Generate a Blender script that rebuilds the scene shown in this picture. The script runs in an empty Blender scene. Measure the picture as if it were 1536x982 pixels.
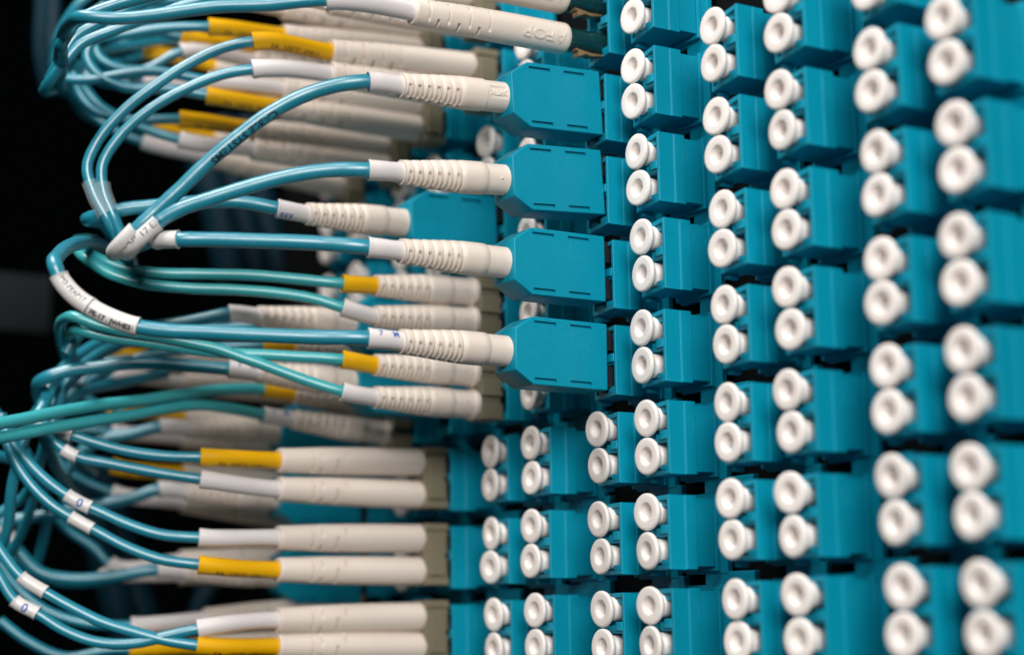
import bpy, bmesh, math, random
from mathutils import Matrix, Vector

random.seed(7)
S = bpy.context.scene
COL = S.collection
MM = 0.001
R = math.radians

# ------------------------------------------------------------------ camera
cam_d = bpy.data.cameras.new("camera")
cam = bpy.data.objects.new("camera", cam_d)
COL.objects.link(cam)
cam.matrix_world = Matrix(((0.53595, 0.149211, 0.83096, 0.219337),
                           (0.844135, -0.078487, -0.530354, -0.165068),
                           (-0.013915, 0.985686, -0.168019, 0.002061),
                           (0, 0, 0, 1)))
cam_d.sensor_width = 36
cam_d.lens = 58.59
cam_d.clip_start = 0.01
cam_d.clip_end = 50
cam_d.dof.use_dof = True
cam_d.dof.focus_distance = 0.280
cam_d.dof.aperture_fstop = 9.2
S.camera = cam

# ------------------------------------------------------------------ world and lamps
w = bpy.data.worlds.new("World")
S.world = w
w.use_nodes = True
w.node_tree.nodes["Background"].inputs[0].default_value = (0.55, 0.75, 0.9, 1)
w.node_tree.nodes["Background"].inputs[1].default_value = 0.001


def lamp(name, loc, target, sx, sy, watts, color):
    d = bpy.data.lights.new(name, 'AREA')
    d.shape = 'RECTANGLE'
    d.size, d.size_y = sx, sy
    d.energy = watts
    d.color = color
    o = bpy.data.objects.new(name, d)
    COL.objects.link(o)
    o.location = loc
    o.rotation_euler = (Vector(target) - Vector(loc)).to_track_quat('-Z', 'Y').to_euler()
    return o


lamp("ceiling_lamp", (-0.02, -0.32, 0.58), (-0.02, -0.02, 0.04), 0.34, 0.09, 3.9, (1.0, 0.96, 0.92))
lamp("aisle_lamp", (0.92, -0.54, 0.40), (0.0, 0.0, 0.04), 0.50, 0.42, 13.2, (1.0, 0.965, 0.93))
S.view_settings.view_transform = 'Standard'
S.view_settings.look = 'None'
S.view_settings.exposure = 0.08
S.view_settings.gamma = 1.0
S.view_settings.use_curve_mapping = False


# ------------------------------------------------------------------ materials
def plastic(name, col, rough=0.45, bump=0.0, scale=900, vary=0.06, spec=0.5, sss=0.0, coat=0.0, dust=0.0):
    m = bpy.data.materials.new(name)
    m.use_nodes = True
    nt = m.node_tree
    b = nt.nodes["Principled BSDF"]
    b.inputs["Specular IOR Level"].default_value = spec
    if coat:
        b.inputs["Coat Weight"].default_value = coat
        b.inputs["Coat Roughness"].default_value = 0.15
    if sss:
        b.inputs["Subsurface Weight"].default_value = sss
        b.inputs["Subsurface Radius"].default_value = (1.0, 0.75, 0.55)
        b.inputs["Subsurface Scale"].default_value = 0.0008
    tc = nt.nodes.new("ShaderNodeTexCoord")
    n = nt.nodes.new("ShaderNodeTexNoise")
    n.inputs["Scale"].default_value = scale
    n.inputs["Detail"].default_value = 4
    nt.links.new(tc.outputs["Object"], n.inputs["Vector"])
    # large soft handling marks plus per-object tone
    n2 = nt.nodes.new("ShaderNodeTexNoise")
    n2.inputs["Scale"].default_value = 140
    n2.inputs["Detail"].default_value = 3
    nt.links.new(tc.outputs["Object"], n2.inputs["Vector"])
    oi = nt.nodes.new("ShaderNodeObjectInfo")
    ad = nt.nodes.new("ShaderNodeMath")
    ad.operation = 'ADD'
    nt.links.new(n2.outputs["Fac"], ad.inputs[0])
    nt.links.new(oi.outputs["Random"], ad.inputs[1])
    mr = nt.nodes.new("ShaderNodeMapRange")
    mr.inputs[1].default_value = 0.3
    mr.inputs[2].default_value = 1.7
    mr.inputs[3].default_value = 1.0 - vary
    mr.inputs[4].default_value = 1.0 + vary
    nt.links.new(ad.outputs[0], mr.inputs[0])
    mx = nt.nodes.new("ShaderNodeMix")
    mx.data_type = 'RGBA'
    mx.blend_type = 'MULTIPLY'
    mx.inputs[0].default_value = 1.0
    mx.inputs[6].default_value = (*col, 1)
    nt.links.new(mr.outputs[0], mx.inputs[7])
    out = mx.outputs[2]
    if dust:
        n3 = nt.nodes.new("ShaderNodeTexNoise")
        n3.inputs["Scale"].default_value = 2600
        n3.inputs["Detail"].default_value = 2
        nt.links.new(tc.outputs["Object"], n3.inputs["Vector"])
        d1 = nt.nodes.new("ShaderNodeMapRange")
        d1.inputs[1].default_value = 0.64
        d1.inputs[2].default_value = 0.74
        d1.inputs[3].default_value = 0.0
        d1.inputs[4].default_value = dust * 3
        nt.links.new(n3.outputs["Fac"], d1.inputs[0])
        d2 = nt.nodes.new("ShaderNodeMapRange")
        d2.inputs[1].default_value = 0.45
        d2.inputs[2].default_value = 0.75
        d2.inputs[3].default_value = 0.0
        d2.inputs[4].default_value = 1.0
        nt.links.new(n2.outputs["Fac"], d2.inputs[0])
        d3 = nt.nodes.new("ShaderNodeMath")
        d3.operation = 'MULTIPLY'
        nt.links.new(d1.outputs[0], d3.inputs[0])
        nt.links.new(d2.outputs[0], d3.inputs[1])
        md = nt.nodes.new("ShaderNodeMix")
        md.data_type = 'RGBA'
        md.inputs[7].default_value = (0.55, 0.55, 0.52, 1)
        nt.links.new(d3.outputs[0], md.inputs[0])
        nt.links.new(out, md.inputs[6])
        out = md.outputs[2]
    nt.links.new(out, b.inputs["Base Color"])
    rr = nt.nodes.new("ShaderNodeMapRange")
    rr.inputs[3].default_value = rough - 0.07
    rr.inputs[4].default_value = rough + 0.09
    nt.links.new(n2.outputs["Fac"], rr.inputs[0])
    nt.links.new(rr.outputs[0], b.inputs["Roughness"])
    if bump:
        bp = nt.nodes.new("ShaderNodeBump")
        bp.inputs["Strength"].default_value = bump
        bp.inputs["Distance"].default_value = 0.0001
        nt.links.new(n.outputs["Fac"], bp.inputs["Height"])
        nt.links.new(bp.outputs[0], b.inputs["Normal"])
    return m


M = dict(
    teal=plastic("teal_plastic", (0.0, 0.27, 0.40), 0.42, 0.35, 1500, 0.09, spec=0.3, dust=0.07),
    cap=plastic("white_cap_plastic", (0.80, 0.755, 0.725), 0.4, 0.1, 900, 0.05, sss=0.35),
    boot=plastic("cream_rubber", (0.77, 0.68, 0.60), 0.46, 0.15, 1200, 0.05, dust=0.12),
    white=plastic("white_shrink_tube", (0.74, 0.695, 0.695), 0.38, 0.12, 700, 0.03),
    yellow=plastic("yellow_shrink_tube", (0.80, 0.42, 0.0), 0.38, 0.12, 700, 0.05),
    clip=plastic("olive_clip_plastic", (0.20, 0.175, 0.115), 0.5, 0.2, 1300, 0.08),
    blue=plastic("blue_cable_jacket", (0.012, 0.22, 0.31), 0.33, 0.15, 500, 0.09, spec=1.0, dust=0.14),
    green=plastic("aqua_green_cable_jacket", (0.035, 0.375, 0.41), 0.34, 0.15, 500, 0.09, spec=1.0, dust=0.14),
    black=plastic("black_panel_metal", (0.003, 0.0035, 0.004), 0.75, 0.1, 700, 0.1, spec=0.06),
    rail=plastic("dark_rail_metal", (0.009, 0.013, 0.014), 0.6, 0.1, 300, 0.2, spec=0.2),
    trunk=plastic("trunk_jacket_painted_shade", (0.001, 0.02, 0.035), 0.55, 0.1, 300, 0.15, spec=0.2),  # jacket colour darkened to stand for the shadow behind the cords
    ink=plastic("black_print", (0.006, 0.008, 0.012), 0.6, 0.0),
    blueink=plastic("blue_print", (0.01, 0.10, 0.42), 0.6, 0.0),
    barrel=plastic("dark_green_barrel", (0.005, 0.04, 0.045), 0.14, 0.0, spec=0.7),
    bronze=plastic("bronze_latch", (0.20, 0.13, 0.065), 0.3, 0.1, 900, 0.12),
    label=plastic("printed_label_film", (0.70, 0.675, 0.665), 0.34, 0.1, 500, 0.04),
)
f = bpy.data.materials.new("clear_tape")
f.use_nodes = True
fb = f.node_tree.nodes["Principled BSDF"]
fb.inputs["Base Color"].default_value = (0.75, 0.82, 0.82, 1)
fb.inputs["Roughness"].default_value = 0.3
fb.inputs["Alpha"].default_value = 0.16
M["tape"] = f


# ------------------------------------------------------------------ mesh helpers (millimetres in, metres out)
def finish(name, bm, mat, angle=35):
    me = bpy.data.meshes.new(name)
    bmesh.ops.recalc_face_normals(bm, faces=bm.faces)
    bm.to_mesh(me)
    bm.free()
    return dress(me, mat, angle)


def dress(me, mat, angle=35):
    me.transform(Matrix.Scale(MM, 4))
    me.materials.clear()
    me.materials.append(M[mat] if isinstance(mat, str) else mat)
    me.shade_smooth()
    me.set_sharp_from_angle(angle=R(angle))
    return me


def add_box(bm, x0, x1, y0, y1, z0, z1, bev=0.0, seg=2):
    vs = [bm.verts.new((x, y, z)) for x in (x0, x1) for y in (y0, y1) for z in (z0, z1)]
    fs = [(0, 1, 3, 2), (4, 6, 7, 5), (0, 4, 5, 1), (2, 3, 7, 6), (0, 2, 6, 4), (1, 5, 7, 3)]
    faces = [bm.faces.new([vs[i] for i in q]) for q in fs]
    if bev:
        es = list({e for fc in faces for e in fc.edges})
        bmesh.ops.bevel(bm, geom=es, offset=bev, segments=seg, affect='EDGES', profile=0.5)
    return bm


def add_prism(bm, pts, lo, hi, axis='Z', bev=0.0, seg=2):
    def v(a, b, h):
        return (a, b, h) if axis == 'Z' else ((h, a, b) if axis == 'X' else (a, h, b))
    n = len(pts)
    lo_v = [bm.verts.new(v(a, b, lo)) for a, b in pts]
    hi_v = [bm.verts.new(v(a, b, hi)) for a, b in pts]
    faces = [bm.faces.new(lo_v[::-1]), bm.faces.new(hi_v)]
    for i in range(n):
        j = (i + 1) % n
        faces.append(bm.faces.new((lo_v[i], lo_v[j], hi_v[j], hi_v[i])))
    if bev:
        es = list({e for fc in faces for e in fc.edges})
        bmesh.ops.bevel(bm, geom=es, offset=bev, segments=seg, affect='EDGES', profile=0.5)
    return bm


def add_lathe(bm, prof, n=32, cap0=False, cap1=False):
    """prof: (u, r) with the axis along -Y (u grows outward)."""
    rings = []
    for u, r in prof:
        if r < 1e-6:
            rings.append([bm.verts.new((0, -u, 0))])
        else:
            rings.append([bm.verts.new((r * math.cos(2 * math.pi * k / n), -u, r * math.sin(2 * math.pi * k / n))) for k in range(n)])
    for a, b in zip(rings[:-1], rings[1:]):
        for k in range(n):
            j = (k + 1) % n
            if len(a) == 1 and len(b) == 1:
                continue
            if len(a) == 1:
                bm.faces.new((a[0], b[j], b[k]))
            elif len(b) == 1:
                bm.faces.new((a[k], a[j], b[0]))
            else:
                bm.faces.new((a[k], a[j], b[j], b[k]))
    if cap0:
        bm.faces.new(rings[0][::-1])
    if cap1:
        bm.faces.new(rings[-1])
    return bm


def add_relief(bm, us, rad, n=56):
    """surface r = rad(u, theta) around -Y; theta 0 at +X, 90 deg at +Z."""
    rings = []
    for u in us:
        ring = []
        for k in range(n):
            t = 2 * math.pi * k / n
            r = rad(u, t)
            ring.append(bm.verts.new((r * math.cos(t), -u, r * math.sin(t))))
        rings.append(ring)
    for a, b in zip(rings[:-1], rings[1:]):
        for k in range(n):
            j = (k + 1) % n
            bm.faces.new((a[k], a[j], b[j], b[k]))
    bm.faces.new(rings[0][::-1])
    bm.faces.new(rings[-1])
    return bm


def boolean(base, cutters):
    """base, cutters: bmeshes; returns a mesh = base minus cutters (evaluated, no operators)."""
    def ob(bm):
        me = bpy.data.meshes.new("temp")
        bmesh.ops.recalc_face_normals(bm, faces=bm.faces)
        bm.to_mesh(me)
        bm.free()
        o = bpy.data.objects.new("temp", me)
        COL.objects.link(o)
        return o
    b = ob(base)
    cs = [ob(c) for c in cutters]
    for c in cs:
        md = b.modifiers.new("b", 'BOOLEAN')
        md.operation = 'DIFFERENCE'
        md.solver = 'EXACT'
        md.object = c
    dg = bpy.context.evaluated_depsgraph_get()
    me = bpy.data.meshes.new_from_object(b.evaluated_get(dg))
    for o in [b] + cs:
        bpy.data.objects.remove(o)
    return me


def link(name, me, parent=None, loc=(0, 0, 0), rot=(0, 0, 0)):
    o = bpy.data.objects.new(name, me)
    COL.objects.link(o)
    if parent:
        o.parent = parent
    o.location = [c * MM for c in loc]
    o.rotation_euler = rot
    return o


def thing(name, loc, label, cat, group=None):
    o = bpy.data.objects.new(name, None)
    o.empty_display_size = 0.005
    COL.objects.link(o)
    o.location = [c * MM for c in loc]
    tag(o, label, cat, group)
    return o


def tag(o, label, cat, group=None):
    o["label"] = label
    o["category"] = cat
    if group:
        o["group"] = group


# ------------------------------------------------------------------ curves
def hermite(P):
    """non-uniform Catmull-Rom through P; returns f(t), t in [0, n-1]."""
    P = [Vector(p) for p in P]
    n = len(P)
    h = [max((P[i + 1] - P[i]).length, 1e-6) for i in range(n - 1)]
    T = []
    for i in range(n):
        if i == 0:
            T.append((P[1] - P[0]) / h[0])
        elif i == n - 1:
            T.append((P[-1] - P[-2]) / h[-1])
        else:
            a, b = (P[i] - P[i - 1]) / h[i - 1], (P[i + 1] - P[i]) / h[i]
            T.append((a * h[i] + b * h[i - 1]) / (h[i] + h[i - 1]))

    def fn(t):
        i = min(int(t), n - 2)
        s = t - i
        s2, s3 = s * s, s * s * s
        return (P[i] * (2 * s3 - 3 * s2 + 1) + T[i] * h[i] * (s3 - 2 * s2 + s)
                + P[i + 1] * (-2 * s3 + 3 * s2) + T[i + 1] * h[i] * (s3 - s2))
    return fn, n


def frame(T):
    T = T.normalized()
    up = Vector((0, 0, 1)) if abs(T.z) < 0.93 else Vector((1, 0, 0))
    A = (up - T * up.dot(T)).normalized()
    return T, A, T.cross(A)


def sample(P, step=1.6, t0=None, t1=None):
    fn, n = hermite(P)
    t0 = 0 if t0 is None else t0
    t1 = n - 1 if t1 is None else t1
    L = sum((Vector(P[i + 1]) - Vector(P[i])).length for i in range(n - 1)) * (t1 - t0) / (n - 1)
    k = max(6, int(L / step))
    out = []
    for j in range(k + 1):
        t = t0 + (t1 - t0) * j / k
        p = fn(t)
        d = fn(min(t + 0.01, n - 1)) - fn(max(t - 0.01, 0))
        out.append((p, d))
    return out


def tube(pts, rad, sides=14, closed=True):
    """rotation-minimising tube along sampled (point, tangent) pairs; rad number or function of 0..1."""
    bm = bmesh.new()
    rings = []
    T, A, B = frame(pts[0][1])
    prev = T
    m = len(pts)
    for i, (p, d) in enumerate(pts):
        T = d.normalized()
        q = prev.rotation_difference(T)
        A = q @ A
        A = (A - T * A.dot(T)).normalized()
        B = T.cross(A)
        prev = T
        r = rad(i / (m - 1)) if callable(rad) else rad * (1 + 0.014 * math.sin(i * 0.9) + 0.012 * math.sin(i * 2.3 + 1))
        rings.append([bm.verts.new(p + (A * math.cos(2 * math.pi * k / sides) + B * math.sin(2 * math.pi * k / sides)) * r) for k in range(sides)])
    for a, b in zip(rings[:-1], rings[1:]):
        for k in range(sides):
            j = (k + 1) % sides
            bm.faces.new((a[k], a[j], b[j], b[k]))
    if closed:
        bm.faces.new(rings[0][::-1])
        bm.faces.new(rings[-1])
    return bm


def text_mesh(txt, size, mapper, mat, extrude=0.0, bold=0.0):
    """lettering laid onto a surface: mapper(x, y, z) with x along the line, y up, z out of the surface, in mm."""
    cu = bpy.data.curves.new("lettering", 'FONT')
    cu.body = txt
    cu.size = size
    cu.resolution_u = 2
    cu.extrude = extrude
    cu.offset = bold
    cu.align_x = 'CENTER'
    cu.align_y = 'CENTER'
    o = bpy.data.objects.new("lettering", cu)
    COL.objects.link(o)
    dg = bpy.context.evaluated_depsgraph_get()
    me = bpy.data.meshes.new_from_object(o.evaluated_get(dg))
    bpy.data.objects.remove(o)
    bm = bmesh.new()
    bm.from_mesh(me)
    bmesh.ops.triangulate(bm, faces=bm.faces)
    bmesh.ops.subdivide_edges(bm, edges=[e for e in bm.edges if e.calc_length() > size * 0.3], cuts=1)
    for v in bm.verts:
        v.co = mapper(v.co.x, v.co.y, v.co.z)
    me2 = bpy.data.meshes.new("lettering")
    bm.to_mesh(me2)
    bm.free()
    me2.transform(Matrix.Scale(MM, 4))
    me2.materials.append(M[mat])
    return me2


# ------------------------------------------------------------------ measured layout (millimetres)
COLX = {"D":-47.24,"C":-33.21,"B":-12.24,"A":1.11,"E":22.27,"F":36.75,"G":56.36,"H":70.29,"I":-68.24,"J":-82.24,"K":-103.24,"L":-117.24}
COLZ = {"D":-1.56,"C":-0.98,"B":-0.79,"A":-0.25,"E":0.29,"F":0.5,"G":1.27,"H":1.51,"I":-2.12,"J":-2.49,"K":-3.04,"L":-3.42}
OFF = {(c, r): (x, z) for c, r, x, z in [["A",7,-0.5,0.12],["A",6,-0.51,0.1],["A",5,-0.22,0.04],["A",4,0.62,0.23],["A",3,0.05,0.0],["A",2,0.34,-0.01],["A",1,-0.26,-0.19],["A",0,0.07,-0.07],["B",2,-0.05,0.07],["B",1,-0.06,-0.1],["B",0,0.13,0.02],["C",2,0.16,-0.2],["C",1,-0.43,0.03],["C",0,0.32,0.15],["D",2,-0.17,0.07],["D",1,-0.19,-0.08],["D",0,0.33,0.01],["E",6,-0.26,-0.03],["E",5,-0.28,0.16],["E",4,0.29,-0.01],["E",3,0.05,-0.09],["E",2,-0.13,-0.18],["E",1,0.05,0.12],["E",0,0.29,0.1],["F",6,0.71,0.05],["F",5,0.34,0.04],["F",4,0.54,-0.26],["F",3,0.38,-0.12],["F",2,-0.54,-0.17],["F",1,-0.94,-0.16],["F",0,-0.28,0.28],["G",5,-0.14,0.07],["G",4,0.06,0.07],["G",3,-0.16,-0.15],["G",2,-0.17,-0.06],["G",1,-0.1,-0.04],["G",0,0.48,0.19],["H",5,-0.31,0.02],["H",4,0.66,-0.0],["H",3,-0.16,0.08],["H",2,-0.1,0.01],["H",1,-0.44,-0.13],["H",0,0.33,0.05],["B",6,0,-0.9],["B",5,0,-0.7],["B",4,0,-0.35],["B",3,0,-0.15]]}
PITCH = 15.094
GAP = 6.25
ORDER = "HGFEABCDIJKL"           # from the right of the panel to the left
ORDINAL = ["rightmost", "second", "third", "fourth", "fifth", "sixth", "seventh", "eighth", "ninth", "tenth", "eleventh", "twelfth"]


def column_phrase(c):
    i = ORDER.index(c)
    return "rightmost column" if i == 0 else ORDINAL[i] + " column from the right"


def row_phrase(r):
    return ["bottom row", "second row up", "third row up", "fourth row up", "fifth row up", "sixth row up", "seventh row up", "eighth row up", "ninth row up"][r]


def centre(c, r):
    ox, oz = OFF.get((c, r), (0, 0))
    return COLX[c] + ox, r * PITCH + COLZ[c] + oz


# ------------------------------------------------------------------ the panel behind
bm = bmesh.new()
add_box(bm, -170, 150, 13.2, 16, -60, 190)
o = link("back_panel", finish("back_panel", bm, "black"))
o["kind"] = "structure"
bm = bmesh.new()
add_box(bm, -700, -690, -500, 13, -300, 300)
o = link("rack_wall", finish("rack_wall", bm, "black"))
o["kind"] = "structure"

bm = bmesh.new()
add_box(bm, -206, -200, -130, -38, 74, 89, 0.5)
o = link("rack_rail", finish("rack_rail", bm, "rail", 30))
tag(o, "dim dark metal rail in the black space at the left edge", "rail")

# ------------------------------------------------------------------ duplex adapter (one set of meshes)
outer = bmesh.new()
add_prism(outer, [(4.6, 0.9), (4.6, 4.2), (4.72, 4.2), (4.72, 6.5), (-4.6, 6.5), (-4.6, 2.9)], -6.25, 5.75, 'Z', 0.15, 2)
cav = bmesh.new()
add_box(cav, -3.85, 3.95, -2, 5.8, -5.5, 5.0)
body_me = dress(boolean(outer, [cav]), "teal", 18)
bm = bmesh.new()
add_prism(bm, [(4.45, 6.5), (4.45, 10.3), (-4.45, 10.3), (-4.45, 6.5)], -5.75, 5.25, 'Z', 0.12, 2)
rear_me = finish("rear_section", bm, "teal", 18)
bm = bmesh.new()
add_box(bm, -4.7, 4.75, 10.3, 11.1, -6.5, 5.9, 0.12)
add_box(bm, -4.4, 6.6, 11.1, 12.1, -6.9, 6.3, 0.1)
flange_me = finish("mounting_flange", bm, "teal", 18)
bm = bmesh.new()
add_box(bm, 0.6, 3.95, 1.3, 5.2, -0.95, 0.45, 0.12)
add_box(bm, 2.1, 3.95, 0.9, 2.4, -0.5, 0.95, 0.12)
add_box(bm, -3.85, 0.6, 3.2, 5.2, -0.7, 0.2, 0.1)
divider_me = finish("divider", bm, "teal", 18)
bm = bmesh.new()
add_box(bm, 1.4, 3.95, 1.9, 3.7, 3.9, 5.0, 0.12)
add_box(bm, 0.2, 1.4, 2.2, 3.4, 4.3, 5.0, 0.1)
add_box(bm, 1.6, 3.95, 1.4, 3.2, -5.5, -4.6, 0.12)
add_box(bm, -2.6, -0.6, 2.4, 4.4, -5.5, -4.7, 0.12)
latch_me = finish("latch_catch", bm, "teal", 18)
# hanging lug under the front edge and the ear that reaches to the next adapter
bm = bmesh.new()
add_box(bm, -3.9, -2.9, 3.2, 5.4, -7.1, -6.25, 0.15)
lug_me = finish("lug", bm, "teal", 18)
ear_me = {}
for key, (x0, x1) in dict(wide=(0.6, 13.0), narrow=(-1.0, 8.1)).items():
    bm = bmesh.new()
    add_box(bm, x0, x1, 11.2, 12.4, -9.6, -6.6, 0.12)
    ear_me[key] = finish("mounting_ear", bm, "teal", 18)

# ------------------------------------------------------------------ dust cap
bm = bmesh.new()
add_lathe(bm, [(-1.7, 0.0), (-1.68, 0.9), (-1.5, 1.05), (-1.0, 1.13), (-0.5, 1.22), (-0.22, 1.32), (-0.09, 1.42), (-0.02, 1.58), (0.0, 1.8), (0.0, 2.6),
               (-0.03, 2.88), (-0.16, 3.03), (-0.45, 3.07), (-0.72, 2.98), (-0.95, 2.6), (-1.3, 2.1), (-1.6, 1.84),
               (-1.9, 1.8), (-2.1, 1.98), (-2.3, 2.02), (-4.6, 2.02), (-5.1, 1.8), (-5.1, 0.0)], 36)
cap_me = finish("dust_cap", bm, "cap", 50)

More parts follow.
